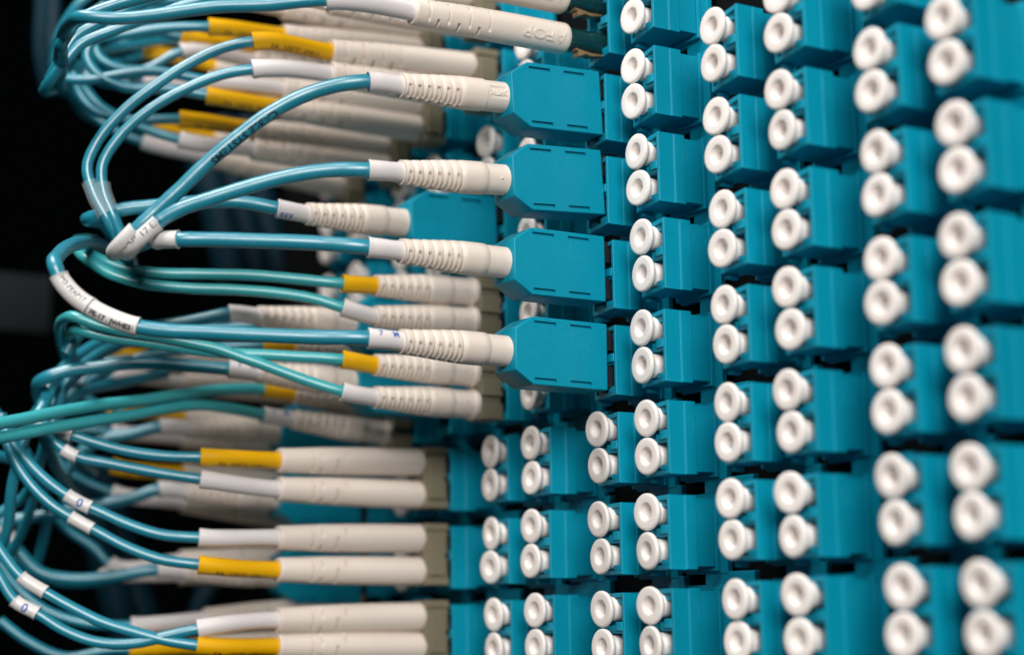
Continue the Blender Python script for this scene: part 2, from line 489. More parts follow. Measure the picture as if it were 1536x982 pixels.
occupied = {}
CORDS = [
 {"col":"B","row":6,"type":"T1","lines":[[89.53,-0.0521]],"colors":["white"],"cab":"blue","label":"topmost teal housing patch cord, blue cable with black print curving down left","cables":[{"pts":[[-12.24,-35.95,87.66],[-12.24,-38.45,87.53],[-12.24,-44.24,87.23],[-16.8,-51.93,85.53],[-19.83,-56.99,82.65],[-22.85,-62.0,78.34],[-25.6,-66.5,73.73],[-27.8,-70.07,69.47],[-29.73,-73.18,66.0],[-31.43,-75.91,62.87],[-62.0,-66.92,66.79],[-85.0,-59.91,70.27],[-110.0,-51.82,74.83]],"lab":[[8.995,10.858,"W"]],"r":None}],"roll":[0]},
 {"col":"B","row":5,"type":"T1","lines":[[75.28,-0.0642]],"colors":["white"],"cab":"blue","label":"teal housing patch cord, second from top, cable meeting a printed white sleeve","cables":[{"pts":[[-12.24,-35.93,72.98],[-12.24,-38.42,72.82],[-12.24,-44.21,72.44],[-15.16,-49.08,72.48],[-19.01,-55.49,71.43],[-22.31,-60.96,69.72],[-25.61,-66.39,67.69],[-28.09,-70.45,65.98],[-29.74,-73.13,64.04],[-31.0,-75.16,61.78],[-50.0,-70.17,64.01],[-75.0,-62.6,68.11],[-100.0,-54.7,72.68]],"lab":[[7.953,10.317,"T"]],"r":None}],"roll":[0]},
 {"col":"B","row":4,"type":"T1","lines":[[59.93,-0.0052]],"colors":["white"],"cab":"blue","label":"teal housing patch cord, third from top, with straight level blue cable","cables":[{"pts":[[-12.24,-36.0,59.75],[-12.24,-38.5,59.73],[-12.24,-44.3,59.7],[-16.21,-50.87,60.42],[-21.71,-59.95,60.95],[-26.11,-67.2,61.25],[-28.04,-70.37,61.28],[-32.0,-71.67,61.81],[-55.0,-66.14,66.24],[-90.0,-56.2,72.8]],"lab":[[5.905,7.032,"W"]],"r":None}],"roll":[0]},
 {"col":"B","row":3,"type":"T1","lines":[[44.6,0.0089]],"colors":["white"],"cab":"blue","label":"lowest front teal housing patch cord, cable bearing two printed white labels","cables":[{"pts":[[-12.24,-36.0,44.92],[-12.24,-38.5,44.94],[-12.24,-44.3,44.99],[-16.21,-50.78,45.21],[-21.71,-59.75,45.76],[-26.11,-66.92,46.28],[-28.86,-71.4,46.56],[-31.23,-75.27,47.25],[-33.26,-78.61,48.57],[-35.13,-81.71,50.43],[-36.67,-84.28,52.71],[-37.66,-85.98,55.2],[-38.0,-86.68,57.03],[-43.0,-84.78,59.9],[-50.0,-81.11,63.08],[-62.0,-74.91,66.9],[-78.0,-66.87,70.65],[-96.0,-58.19,73.74]],"lab":[[6.982,8.997,"P"],[9.053,11.267,"Q"]],"r":None}],"roll":[0]},
 {"col":"D","row":5,"type":"T1","lines":[[74.4,-0.0296]],"colors":["white"],"cab":"blue","label":"teal housing patch cord behind the front ones, beneath the second boot","cables":[{"pts":[[-47.24,-35.98,73.34],[-47.24,-38.48,73.26],[-47.24,-44.28,73.56],[-50.32,-50.13,74.71],[-53.62,-56.36,74.67],[-57.47,-63.58,73.9],[-59.94,-68.19,73.27],[-61.32,-70.73,72.53],[-85.0,-62.98,76.36],[-100.0,-55.51,76.99],[-120.0,-46.37,79.0]],"lab":[],"r":None}],"roll":[0]},
 {"col":"D","row":4,"type":"T2","lines":[[62.2,-0.0332],[56.56,-0.0365]],"colors":["yellow","white"],"cab":"green","label":"upper duplex cord with ribbed boots, yellow over white sleeve, green cables","cables":[{"pts":[[-47.24,-22.19,61.46],[-47.24,-24.69,61.38],[-47.24,-31.28,61.14],[-51.29,-39.15,61.99],[-54.59,-45.53,62.58],[-58.99,-53.97,62.79],[-62.84,-61.32,63.01],[-65.32,-66.04,63.85],[-68.0,-69.73,65.69],[-75.0,-69.58,68.52],[-84.0,-67.72,71.47],[-98.0,-62.98,75.38],[-118.0,-54.4,80.37]],"lab":[],"r":None},{"pts":[[-47.24,-22.19,55.75],[-47.24,-24.68,55.66],[-47.24,-31.2,56.71],[-49.67,-35.92,58.33],[-52.42,-41.24,59.29],[-55.72,-47.59,59.88],[-60.12,-56.01,60.23],[-63.97,-63.36,61.18],[-66.72,-68.62,63.12],[-69.0,-71.35,65.47],[-76.0,-71.0,68.56],[-86.0,-68.49,71.91],[-100.0,-63.55,75.84],[-120.0,-54.9,80.86]],"lab":[],"r":None}],"roll":[0,0]},
 {"col":"D","row":3,"type":"T2","lines":[[46.59,0.0036],[40.47,0.0129]],"colors":["yellow","white"],"cab":"green","label":"lower duplex cord with ribbed boots, yellow over white sleeve, green cables","cables":[{"pts":[[-47.24,-22.2,46.67],[-47.24,-24.7,46.68],[-47.24,-31.28,47.22],[-50.72,-37.98,47.71],[-53.47,-43.25,48.08],[-57.32,-50.58,48.46],[-60.62,-56.86,49.43],[-63.92,-63.11,50.52],[-66.67,-68.31,51.37],[-68.76,-72.26,52.46],[-76.0,-71.65,53.22],[-86.0,-69.2,53.25],[-98.0,-64.82,52.67],[-112.0,-58.89,50.88]],"lab":[],"r":None},{"pts":[[-47.24,-22.2,40.76],[-47.24,-24.7,40.79],[-47.24,-31.26,41.45],[-49.4,-35.94,42.96],[-51.4,-40.25,44.63],[-53.4,-44.55,46.41],[-54.9,-47.76,47.6],[-56.4,-50.97,48.9],[-58.4,-55.23,49.96],[-60.9,-60.53,51.12],[-63.4,-65.8,52.05],[-65.65,-70.53,53.21],[-67.3,-74.01,54.62],[-72.0,-74.33,54.97],[-80.0,-72.66,54.86],[-90.0,-69.22,53.82],[-102.0,-64.03,51.54],[-115.0,-58.41,48.8]],"lab":[],"r":None}],"roll":[0,0]},
 {"col":"I","row":2,"type":"T3","lines":[[31.52,-0.0235],[24.96,0.0113]],"colors":["yellow","white"],"cab":"blue","label":"duplex cord with long smooth boots, yellow over white sleeve","cables":[{"pts":[[-68.24,-31.59,30.78],[-68.24,-34.09,30.72],[-68.24,-49.49,30.75],[-71.05,-54.97,30.93],[-73.8,-60.32,31.7],[-76.55,-65.66,33.19],[-78.75,-69.95,34.8],[-80.4,-73.16,36.15],[-82.33,-76.88,37.15],[-84.25,-80.57,37.41]],"lab":[[6.07,6.927,"W"]],"r":None},{"pts":[[-68.24,-31.6,25.31],[-68.24,-34.1,25.34],[-68.24,-49.43,26.74],[-71.05,-54.9,27.65],[-73.8,-60.25,28.78],[-76.0,-64.51,29.78],[-78.2,-68.77,30.78],[-79.57,-71.45,32.25],[-80.67,-73.64,34.57],[-81.61,-75.53,37.63]],"lab":[[6.145,7.002,"W"]],"r":None}],"roll":[0,0]},
 {"col":"I","row":1,"type":"T3","lines":[[16.54,-0.0073],[10.15,0.007]],"colors":["white","yellow"],"cab":"blue","label":"duplex cord with long smooth boots, white over yellow sleeve","cables":[{"pts":[[-68.24,-31.6,16.31],[-68.24,-34.1,16.29],[-68.24,-49.5,16.11],[-71.49,-55.76,16.78],[-74.24,-61.09,18.76],[-76.44,-65.36,20.97],[-78.25,-68.88,22.8],[-80.73,-73.72,26.46],[-82.49,-77.2,30.35],[-83.86,-79.97,34.24],[-84.58,-81.46,37.64]],"lab":[[5.426,6.361,"N"]],"r":None},{"pts":[[-68.24,-31.6,10.37],[-68.24,-34.1,10.38],[-68.24,-49.47,11.3],[-71.46,-55.67,12.35],[-74.21,-60.99,14.57],[-76.41,-65.26,17.13],[-77.95,-68.25,18.96],[-80.54,-73.28,22.49],[-82.19,-76.54,26.12],[-83.45,-79.1,30.36],[-84.22,-80.72,34.6],[-84.55,-81.51,38.85]],"lab":[[5.417,6.336,"W"]],"r":None}],"roll":[0,0]},
 {"col":"I","row":0,"type":"T3","lines":[[1.46,-0.0068],[-4.39,0.0225]],"colors":["white","yellow"],"cab":"blue","label":"lowest front duplex cord with smooth boots, its two cables crossing","cables":[{"pts":[[-68.24,-31.6,1.24],[-68.24,-34.1,1.23],[-68.24,-49.44,-0.14],[-70.39,-53.52,-1.08],[-73.52,-59.43,-2.51],[-76.66,-65.36,-2.18],[-79.35,-70.5,0.02],[-81.44,-74.52,2.91],[-83.37,-78.22,5.31],[-84.58,-80.64,9.36],[-85.68,-82.87,13.65]],"lab":[[7.028,8.013,"N"]],"r":None},{"pts":[[-68.24,-31.59,-3.68],[-68.24,-34.09,-3.62],[-68.24,-49.48,-3.05],[-70.79,-54.35,-2.13],[-73.48,-59.5,-0.51],[-76.29,-64.86,1.46],[-78.21,-68.55,3.52],[-80.96,-73.84,6.9],[-82.83,-77.45,9.55],[-84.26,-80.28,13.37],[-85.36,-82.5,17.2]],"lab":[[6.945,7.997,"W"]],"r":None}],"roll":[0,0]},
 {"col":"I","row":4,"type":"T1","lines":[[57.88,-0.0018]],"colors":["white"],"cab":"blue","label":"teal housing patch cord half hidden behind the fourth front cable","cables":[{"pts":[[-68.24,-36.0,57.81],[-68.24,-38.5,57.81],[-68.24,-44.3,57.8],[-70.12,-48.06,56.97],[-72.32,-52.43,55.94],[-74.79,-57.34,55.29],[-76.99,-61.7,55.65],[-78.92,-65.49,55.27],[-80.57,-68.7,54.01],[-81.67,-70.74,50.26]],"lab":[],"r":None}],"roll":[0]},
 {"col":"I","row":3,"type":"T1","lines":[[45.68,0.0378]],"colors":["white"],"cab":"blue","label":"blurred teal housing patch cord under the green crossing cable","cables":[{"pts":[[-68.24,-35.97,47.04],[-68.24,-38.47,47.13],[-68.24,-44.27,47.35],[-71.16,-50.1,47.89],[-73.91,-55.56,48.39],[-76.66,-60.99,48.39],[-78.86,-65.29,47.76],[-81.34,-70.12,47.14],[-83.26,-73.83,45.78],[-92.0,-72.75,44.41],[-100.0,-69.1,42.18],[-112.0,-61.44,40.11]],"lab":[],"r":None}],"roll":[0]},
 {"col":"J","row":4,"type":"T2","lines":[[60.51,-0.045],[54.93,-0.0019]],"colors":["white","yellow"],"cab":"blue","label":"blurred ribbed duplex cord between two teal housings, yellow sleeve below","cables":[{"pts":[[-82.24,-22.18,59.52],[-82.24,-24.68,59.4],[-82.24,-31.27,59.11],[-85.24,-37.71,58.17],[-88.54,-44.76,57.85],[-91.84,-51.73,56.33],[-94.59,-57.46,54.04],[-97.34,-63.09,49.54],[-99.81,-68.07,44.82],[-101.19,-70.76,40.54]],"lab":[],"r":None},{"pts":[[-82.24,-22.2,54.89],[-82.24,-24.7,54.88],[-82.24,-31.3,54.87],[-85.2,-37.66,54.43],[-88.5,-44.69,53.85],[-91.8,-51.65,52.61],[-95.1,-58.5,49.55],[-97.85,-64.1,45.09],[-100.05,-68.57,42.48],[-102.25,-72.97,38.59]],"lab":[],"r":None}],"roll":[0,0]},
 {"col":"J","row":3,"type":"T2","lines":[[43.86,0.0678],[38.17,0.0894]],"colors":["yellow","white"],"cab":"green","label":"blurred ribbed duplex cord with two green cables leaving at left edge","cables":[{"pts":[[-82.24,-22.15,45.36],[-82.24,-24.64,45.53],[-82.24,-31.23,45.98],[-80.9,-39.33,45.32],[-79.4,-48.08,43.85],[-77.77,-57.21,41.88],[-76.15,-66.0,40.34],[-74.65,-73.82,38.55],[-73.15,-81.35,36.58],[-71.65,-88.62,34.79]],"lab":[],"r":1.12},{"pts":[[-82.24,-22.11,40.15],[-82.24,-24.6,40.37],[-82.24,-31.18,40.96],[-81.37,-37.69,41.68],[-80.37,-44.97,41.96],[-79.37,-52.02,40.83],[-78.37,-58.86,39.11],[-77.17,-66.83,37.47],[-75.77,-75.78,35.45],[-74.37,-84.38,33.39],[-73.57,-89.16,32.41]],"lab":[],"r":1.12}],"roll":[0,0]},
 {"col":"K","row":4,"type":"T1","lines":[[56.83,-0.045]],"colors":["white"],"cab":"blue","label":"blurred teal housing patch cord, topmost of the far left group","cables":[{"pts":[[-103.24,-35.96,55.21],[-103.24,-38.46,55.1],[-103.24,-44.26,54.84],[-105.59,-49.43,53.69],[-107.79,-54.25,52.97],[-109.99,-58.99,50.89],[-111.64,-62.45,46.8],[-112.74,-64.69,42.73]],"lab":[],"r":None}],"roll":[0]},
 {"col":"K","row":3,"type":"T1","lines":[[40.41,-0.0077]],"colors":["white"],"cab":"blue","label":"blurred far teal housing patch cord above the yellow sleeved one","cables":[{"pts":[[-103.24,-36.0,40.13],[-103.24,-38.5,40.11],[-103.24,-44.3,40.07],[-105.45,-49.1,38.68],[-108.2,-55.06,37.33],[-110.4,-59.69,33.3],[-111.22,-61.3,27.96],[-110.4,-59.37,22.63]],"lab":[],"r":None}],"roll":[0]},
 {"col":"K","row":2,"type":"T1","lines":[[25.76,0.038]],"colors":["white"],"cab":"blue","label":"blurred far teal housing patch cord, its cable running to the left edge","cables":[{"pts":[[-103.24,-35.97,27.13],[-103.24,-38.47,27.22],[-103.24,-44.27,27.44],[-105.34,-48.82,25.76],[-109.19,-57.08,23.94],[-112.22,-63.51,22.52],[-116.34,-72.22,21.14],[-117.99,-75.69,20.64]],"lab":[],"r":None}],"roll":[0]},
 {"col":"K","row":1,"type":"T1","lines":[[9.76,0.0369]],"colors":["white"],"cab":"blue","label":"blurred far teal housing patch cord, lowest of the far left group","cables":[{"pts":[[-103.24,-35.98,11.09],[-103.24,-38.47,11.18],[-103.24,-44.27,11.4],[-106.74,-51.78,10.13],[-110.21,-59.16,9.7],[-113.01,-65.16,11.21],[-114.55,-68.55,14.92],[-115.65,-71.02,19.01],[-116.2,-72.32,22.71]],"lab":[[6.584,7.359,"W"]],"r":None}],"roll":[0]},
 {"col":"K","row":0,"type":"T3","lines":[[3.6,-0.0623],[-3.53,-0.0112]],"colors":["white","yellow"],"cab":"blue","label":"blurred far duplex cord behind the lowest front cord","cables":[{"pts":[[-103.24,-31.54,1.63],[-103.24,-34.03,1.47],[-103.24,-49.4,0.52],[-106.96,-57.28,1.05],[-110.09,-63.94,3.48],[-112.02,-68.07,6.64],[-113.5,-71.33,10.83],[-114.33,-73.25,16.05]],"lab":[],"r":None},{"pts":[[-103.24,-31.6,-3.89],[-103.24,-34.1,-3.91],[-103.24,-49.5,-4.09],[-105.17,-53.56,-4.3],[-108.47,-60.45,-5.46],[-111.77,-67.45,-2.13],[-113.97,-72.16,1.8]],"lab":[],"r":None}],"roll":[0,0]},
 {"col":"L","row":1,"type":"T3","lines":[[14.61,-0.0311],[11.34,-0.0174]],"colors":["white","white"],"cab":"blue","label":"blurred far duplex cord, white sleeve over lower front sleeves","cables":[{"pts":[[-117.24,-31.58,13.63],[-117.24,-34.08,13.55],[-117.24,-49.48,13.08],[-118.28,-51.87,15.85],[-120.98,-57.98,20.66],[-122.35,-61.19,26.0],[-122.9,-62.59,31.48]],"lab":[],"r":None},{"pts":[[-117.24,-31.6,10.79],[-117.24,-34.09,10.75],[-117.24,-49.49,10.48],[-116.27,-47.34,10.36],[-120.17,-55.93,8.85],[-123.42,-63.11,10.82],[-125.62,-68.11,16.54]],"lab":[],"r":None}],"roll":[0,0]},
 {"col":"L","row":2,"type":"T3","lines":[[29.77,0.0662],[22.33,0.1063]],"colors":["yellow","white"],"cab":"blue","label":"blurred far duplex cord with thin yellow sleeve above white one","cables":[{"pts":[[-117.24,-31.53,31.86],[-117.24,-34.03,32.02],[-117.24,-49.39,33.04],[-118.75,-52.81,34.25],[-120.4,-56.54,35.63],[-122.05,-60.31,38.4]],"lab":[],"r":None},{"pts":[[-117.24,-31.42,25.67],[-117.24,-33.91,25.94],[-117.24,-49.22,27.56],[-119.64,-54.65,29.97],[-121.12,-58.03,32.46],[-122.06,-60.26,37.01],[-122.33,-61.01,41.17]],"lab":[],"r":None}],"roll":[0,0]},
 {"col":"L","row":3,"type":"T3","lines":[[43.01,0.0329],[38.22,0.0381]],"colors":["yellow","white"],"cab":"blue","label":"blurred far duplex cord under the two green cables","cables":[{"pts":[[-117.24,-31.58,44.04],[-117.24,-34.08,44.13],[-117.24,-49.47,44.63],[-116.09,-46.85,43.73],[-118.29,-51.86,45.38],[-119.94,-55.66,48.16]],"lab":[],"r":None},{"pts":[[-117.24,-31.58,39.42],[-117.24,-34.08,39.52],[-117.24,-49.46,40.1],[-119.62,-54.83,40.49],[-121.54,-59.16,41.18],[-123.19,-62.88,42.55]],"lab":[],"r":None}],"roll":[0,0]},
 {"col":"L","row":4,"type":"T3","lines":[[57.46,-0.0014],[50.87,0.0185]],"colors":["yellow","white"],"cab":"blue","label":"blurred far duplex cord with dark yellow sleeve behind green loops","cables":[{"pts":[[-117.24,-31.6,57.42],[-117.24,-34.1,57.41],[-117.24,-49.5,57.39],[-117.58,-50.31,58.08],[-119.51,-54.56,54.08],[-121.43,-58.78,50.26],[-123.08,-62.36,46.75]],"lab":[],"r":None},{"pts":[[-117.24,-31.59,51.45],[-117.24,-34.09,51.49],[-117.24,-49.49,51.78],[-119.18,-53.87,50.99],[-121.1,-58.13,48.86],[-122.75,-61.76,46.74]],"lab":[],"r":None}],"roll":[0,0]},
 {"col":"B","row":7,"type":"T4","lines":[[108.9,-0.0208],[101.45,-0.0196]],"colors":["white","white"],"cab":"blue","label":"top duplex cord with bare dark barrels and embossed long boots","cables":[{"pts":[[-12.24,-33.69,108.2],[-12.24,-36.19,108.15],[-12.24,-20.4,108.48],[-34.67,-61.01,108.17],[-42.2,-74.35,104.98],[-45.01,-79.26,102.95],[-46.66,-82.11,101.17],[-47.37,-83.3,98.82],[-58.0,-80.64,99.4],[-70.0,-76.99,99.81]],"lab":[],"r":None},{"pts":[[-12.24,-33.69,100.79],[-12.24,-36.19,100.74],[-12.24,-51.96,99.69],[-17.14,-60.14,98.82],[-21.54,-67.46,98.53],[-24.07,-71.66,97.88],[-26.33,-75.39,97.23],[-29.68,-80.94,96.71],[-32.27,-85.23,97.07],[-38.0,-85.37,98.07],[-46.0,-84.08,98.96],[-56.0,-81.52,99.62],[-68.0,-78.13,100.3],[-80.0,-74.12,100.55]],"lab":[],"r":None}],"roll":[0,0]},
 {"col":"D","row":7,"type":"T3","lines":[[106.97,-0.072],[100.97,-0.0204]],"colors":["yellow","white"],"cab":"blue","label":"duplex cord above the topmost teal housing, two cables looping down left","cables":[{"pts":[[-47.24,-31.52,104.7],[-47.24,-34.01,104.52],[-47.24,-49.39,103.77],[-49.67,-54.03,102.52],[-52.42,-59.2,99.57],[-55.45,-64.82,95.05],[-58.2,-69.85,89.96],[-60.12,-73.3,84.69],[-60.89,-74.6,80.44],[-60.4,-73.55,75.86],[-59.19,-71.17,70.83],[-112.0,-50.07,78.81]],"lab":[[8.594,9.806,"G"]],"r":None},{"pts":[[-47.24,-31.59,100.33],[-47.24,-34.09,100.28],[-47.24,-49.4,98.59],[-49.92,-54.48,97.4],[-52.67,-59.64,94.86],[-55.97,-65.76,90.48],[-58.28,-69.96,85.68],[-59.65,-72.37,80.44],[-59.54,-72.05,76.22],[-58.61,-70.18,71.06],[-112.0,-49.22,79.18]],"lab":[[7.713,8.765,"G"]],"r":None}],"roll":[0,0]},
 {"col":"D","row":8,"type":"T3","lines":[[121.81,-0.045],[115.56,-0.045]],"colors":["yellow","white"],"cab":"blue","label":"duplex cord at the upper edge behind the embossed boots","cables":[{"pts":[[-47.24,-31.57,120.39],[-47.24,-34.07,120.28],[-47.24,-49.45,119.59],[-53.86,-62.07,112.91],[-57.16,-68.28,110.03],[-59.91,-73.39,106.95],[-62.0,-77.24,103.91],[-62.88,-78.79,100.93],[-95.0,-69.38,108.25]],"lab":[],"r":None},{"pts":[[-47.24,-31.57,114.14],[-47.24,-34.07,114.03],[-47.24,-49.45,113.34],[-52.18,-58.89,110.95],[-54.93,-64.08,108.6],[-58.78,-71.29,105.48],[-61.53,-76.38,102.68],[-62.96,-78.95,98.94],[-100.0,-67.23,107.26]],"lab":[],"r":None}],"roll":[0,0]},
 {"col":"I","row":8,"type":"T3","lines":[[121.26,-0.045],[116.39,-0.0672]],"colors":["white","yellow"],"cab":"blue","label":"blurred duplex cord at upper left with bright yellow sleeve, first behind","cables":[{"pts":[[-68.24,-31.57,119.84],[-68.24,-34.07,119.73],[-68.24,-49.45,119.04],[-72.84,-58.87,117.96],[-77.24,-67.85,118.62]],"lab":[],"r":None},{"pts":[[-68.24,-31.53,114.27],[-68.24,-34.02,114.11],[-68.24,-49.39,113.07],[-72.65,-58.41,112.39],[-74.85,-62.86,111.34],[-77.65,-68.5,110.0],[-79.91,-72.99,108.18],[-84.0,-73.59,107.05],[-98.0,-69.53,108.81]],"lab":[],"r":None}],"roll":[0,0]},
 {"col":"I","row":7,"type":"T3","lines":[[104.9,-0.0504],[99.67,-0.0042]],"colors":["white","yellow"],"cab":"blue","label":"blurred duplex cord under the top front cord, white over yellow sleeve","cables":[{"pts":[[-68.24,-31.56,103.31],[-68.24,-34.06,103.19],[-68.24,-49.44,102.41],[-73.11,-59.37,104.02],[-75.69,-64.57,103.11],[-78.17,-69.52,102.08],[-80.15,-73.51,102.78],[-80.7,-74.69,105.23]],"lab":[],"r":None},{"pts":[[-68.24,-31.6,99.53],[-68.24,-34.1,99.52],[-68.24,-49.5,99.46],[-70.8,-54.74,100.44],[-75.86,-64.98,101.25],[-77.62,-68.6,104.05],[-78.17,-69.78,106.64],[-77.73,-68.99,109.94]],"lab":[],"r":None}],"roll":[0,0]},
 {"col":"J","row":8,"type":"T3","lines":[[115.87,-0.011],[114.64,-0.045]],"colors":["yellow","white"],"cab":"blue","label":"blurred duplex cord with yellow sleeve, second behind at upper left","cables":[{"pts":[[-82.24,-31.6,115.53],[-82.24,-34.1,115.5],[-82.24,-49.5,115.33],[-86.2,-58.01,117.24],[-89.5,-64.99,116.72],[-91.7,-69.55,114.11],[-92.53,-71.14,109.98]],"lab":[],"r":None},{"pts":[[-82.24,-31.57,113.22],[-82.24,-34.07,113.11],[-82.24,-49.45,112.41],[-85.48,-56.27,108.24],[-87.52,-60.58,108.66],[-89.06,-63.9,110.88],[-89.5,-64.92,114.26]],"lab":[],"r":None}],"roll":[0,0]},
 {"col":"J","row":7,"type":"T3","lines":[[99.13,-0.0143],[95.05,-0.0145]],"colors":["yellow","white"],"cab":"blue","label":"blurred duplex cord, yellow over white sleeve, behind the printed blue cable","cables":[{"pts":[[-82.24,-31.6,98.68],[-82.24,-34.1,98.64],[-82.24,-49.49,98.42],[-87.17,-59.89,98.32],[-89.37,-64.55,99.96],[-90.47,-66.94,103.0],[-91.02,-68.23,107.3]],"lab":[],"r":None},{"pts":[[-82.24,-31.6,94.6],[-82.24,-34.1,94.56],[-82.24,-49.49,94.34],[-86.58,-58.74,97.8],[-88.78,-63.43,100.65],[-90.16,-66.43,104.63]],"lab":[],"r":None}],"roll":[0,0]},
 {"col":"K","row":8,"type":"T3","lines":[[116.99,0.0405],[114.08,-0.045]],"colors":["yellow","white"],"cab":"blue","label":"blurred duplex cord with yellow sleeve, third behind at upper left","cables":[{"pts":[[-103.24,-31.57,118.27],[-103.24,-34.07,118.37],[-103.24,-49.46,119.0],[-105.82,-55.37,120.94],[-108.57,-61.61,122.13],[-109.95,-64.6,119.12]],"lab":[],"r":None},{"pts":[[-103.24,-31.57,112.66],[-103.24,-34.07,112.55],[-103.24,-49.45,111.86],[-105.21,-53.89,111.16],[-107.41,-58.87,112.41],[-109.06,-62.66,115.57]],"lab":[],"r":None}],"roll":[0,0]},
 {"col":"K","row":7,"type":"T3","lines":[[100.0,0.057],[95.06,0.0835]],"colors":["yellow","white"],"cab":"blue","label":"blurred duplex cord, lowest of the upper left pack","cables":[{"pts":[[-103.24,-31.55,101.8],[-103.24,-34.04,101.95],[-103.24,-49.42,102.82],[-106.79,-57.49,106.42],[-108.44,-61.34,112.01]],"lab":[],"r":None},{"pts":[[-103.24,-31.49,97.69],[-103.24,-33.98,97.9],[-103.24,-49.33,99.18],[-105.97,-55.52,101.91],[-107.89,-59.95,106.33],[-108.99,-62.57,111.96]],"lab":[],"r":None}],"roll":[0,0]}
]
for q in CORDS:
    occupied[(q['col'], q['row'])] = q

ROWS = dict(H=(0, 5), G=(0, 6), F=(0, 6), E=(0, 6), A=(0, 7), B=(0, 7), C=(0, 7), D=(0, 8), I=(0, 8), J=(0, 8), K=(0, 8), L=(0, 7))
for c in ORDER:
    for r in range(ROWS[c][0], ROWS[c][1] + 1):
        x, z = centre(c, r)
        y = {('B', 6): -1.1, ('B', 5): -1.1, ('B', 4): -0.3, ('B', 3): -0.3}.get((c, r), 0)
        t = thing("duplex_adapter", (x, y, z), "teal duplex adapter, %s, %s" % (column_phrase(c), row_phrase(r)), "adapter", "teal duplex adapters on the panel")
        link("body", body_me, t)
        link("rear_section", rear_me, t)
        link("mounting_flange", flange_me, t)
        link("divider", divider_me, t)
        link("latch_catch", latch_me, t)
        link("lug", lug_me, t)
        link("mounting_ear", ear_me["wide" if c in "HFACIK" and c != "C" or c == "D" else "narrow"], t)
        if (c, r) in occupied:
            continue
        for s, word in ((1, "upper"), (-1, "lower")):
            k = link("dust_cap", cap_me, None, (x + random.uniform(-.06, .06), -0.5 + random.uniform(-.18, .18), z + s * GAP / 2 + random.uniform(-.05, .05)),
                     (R(random.uniform(-3.5, 3.5)), random.uniform(0, 6.28), R(random.uniform(-3.5, 3.5))))
            tag(k, "%s white dust cap of the adapter, %s, %s" % (word, column_phrase(c), row_phrase(r)), "dust cap", "white dust caps on the adapters")


# ------------------------------------------------------------------ connector meshes
# teal housing: side outline in (y, z), sunk slots on both faces
def housing_mesh():
    pts = [(0.35, 5.75), (-14.7, 5.75), (-18.2, 3.5), (-18.2, -3.45), (-14.7, -5.7), (0.35, -5.7)]
    b = bmesh.new()
    add_prism(b, pts, -3.3, 3.3, 'X', 0.2, 2)
    cut = []
    for x0, x1 in ((2.75, 4), (-4, -2.75)):
        for y0, y1 in ((-14.5, -10.1), (-7.3, -2.9)):
            for zc in (4.75, -4.8):
                k = bmesh.new()
                add_box(k, x0, x1, y0, y1, zc - 0.29, zc + 0.29)
                cut.append(k)
    return dress(boolean(b, cut), "teal", 18)


housing_me = housing_mesh()
bm = bmesh.new()
add_box(bm, -2.6, 2.6, -0.3, 2.4, -5.0, -1.4)
add_box(bm, -2.6, 2.6, -0.3, 2.4, 1.4, 5.0)
plug_me = finish("plug", bm, "ink")


def smooth(a, b, x):
    t = min(max((x - a) / (b - a), 0), 1)
    return t * t * (3 - 2 * t)


def arc(t, mid, half):
    d = abs((t - mid + math.pi) % (2 * math.pi) - math.pi)
    return 1 - smooth(half - 0.14, half, d)


def ribbed(u, t, window=False):
    # 0 at the flange end; flange, neck, shoulder, then a ribbed taper
    if u <= 1.3:
        return 2.62 + 0.3 * smooth(-0.05, 0.18, u) * (1 - smooth(1.1, 1.3, u))
    if u <= 5.6:
        if window and 1.75 < u < 5.15:
            return 2.62 - 0.22 * smooth(1.75, 1.9, u) * (1 - smooth(5.0, 5.15, u)) * arc(t, R(2), R(26))
        return 2.62
    base = 2.62 + 0.17 * smooth(5.6, 5.75, u)
    base -= 0.77 * smooth(8.5, 22.5, u)
    if u < 10.4 or u > 21.0:
        return base
    k = (u - 10.7) / 1.74
    fr = k - math.floor(k)
    ring = 1 - smooth(0.03, 0.19, min(fr, 1 - fr))
    alt = int(round(k)) % 2
    base -= 0.42 * ring * max(arc(t, R(40), R(112)), arc(t, R(230), R(60)))
    d2 = abs(fr - 0.5)
    slot = 1 - smooth(0.10, 0.2, d2)
    base -= 0.62 * slot * max(arc(t, R(-42), R(38)), arc(t, R(112), R(26)), arc(t, R(205), R(28)))
    return base


def fine(a, b, n):
    return [a + (b - a) * i / n for i in range(n + 1)]


bm = bmesh.new()
add_relief(bm, [0, .1, .2, .5, 1.0, 1.12, 1.24, 1.36, 3, 5.5, 5.62, 5.78, 7, 8.5, 9.6] + fine(10.3, 21.2, 72), ribbed, 60)
ribbed_me = finish("boot", bm, "boot", 60)
bm = bmesh.new()
add_relief(bm, [0, .1, .2, .5, 1.0, 1.12, 1.24, 1.36, 1.75, 1.8, 1.85, 1.9, 3, 5.0, 5.05, 5.1, 5.15, 5.5, 5.62, 5.78, 7, 8.5, 9.6] + fine(10.3, 21.2, 72),
           lambda u, a: ribbed(u, a, True), 120)
ribbed_window = finish("boot", bm, "boot", 40)


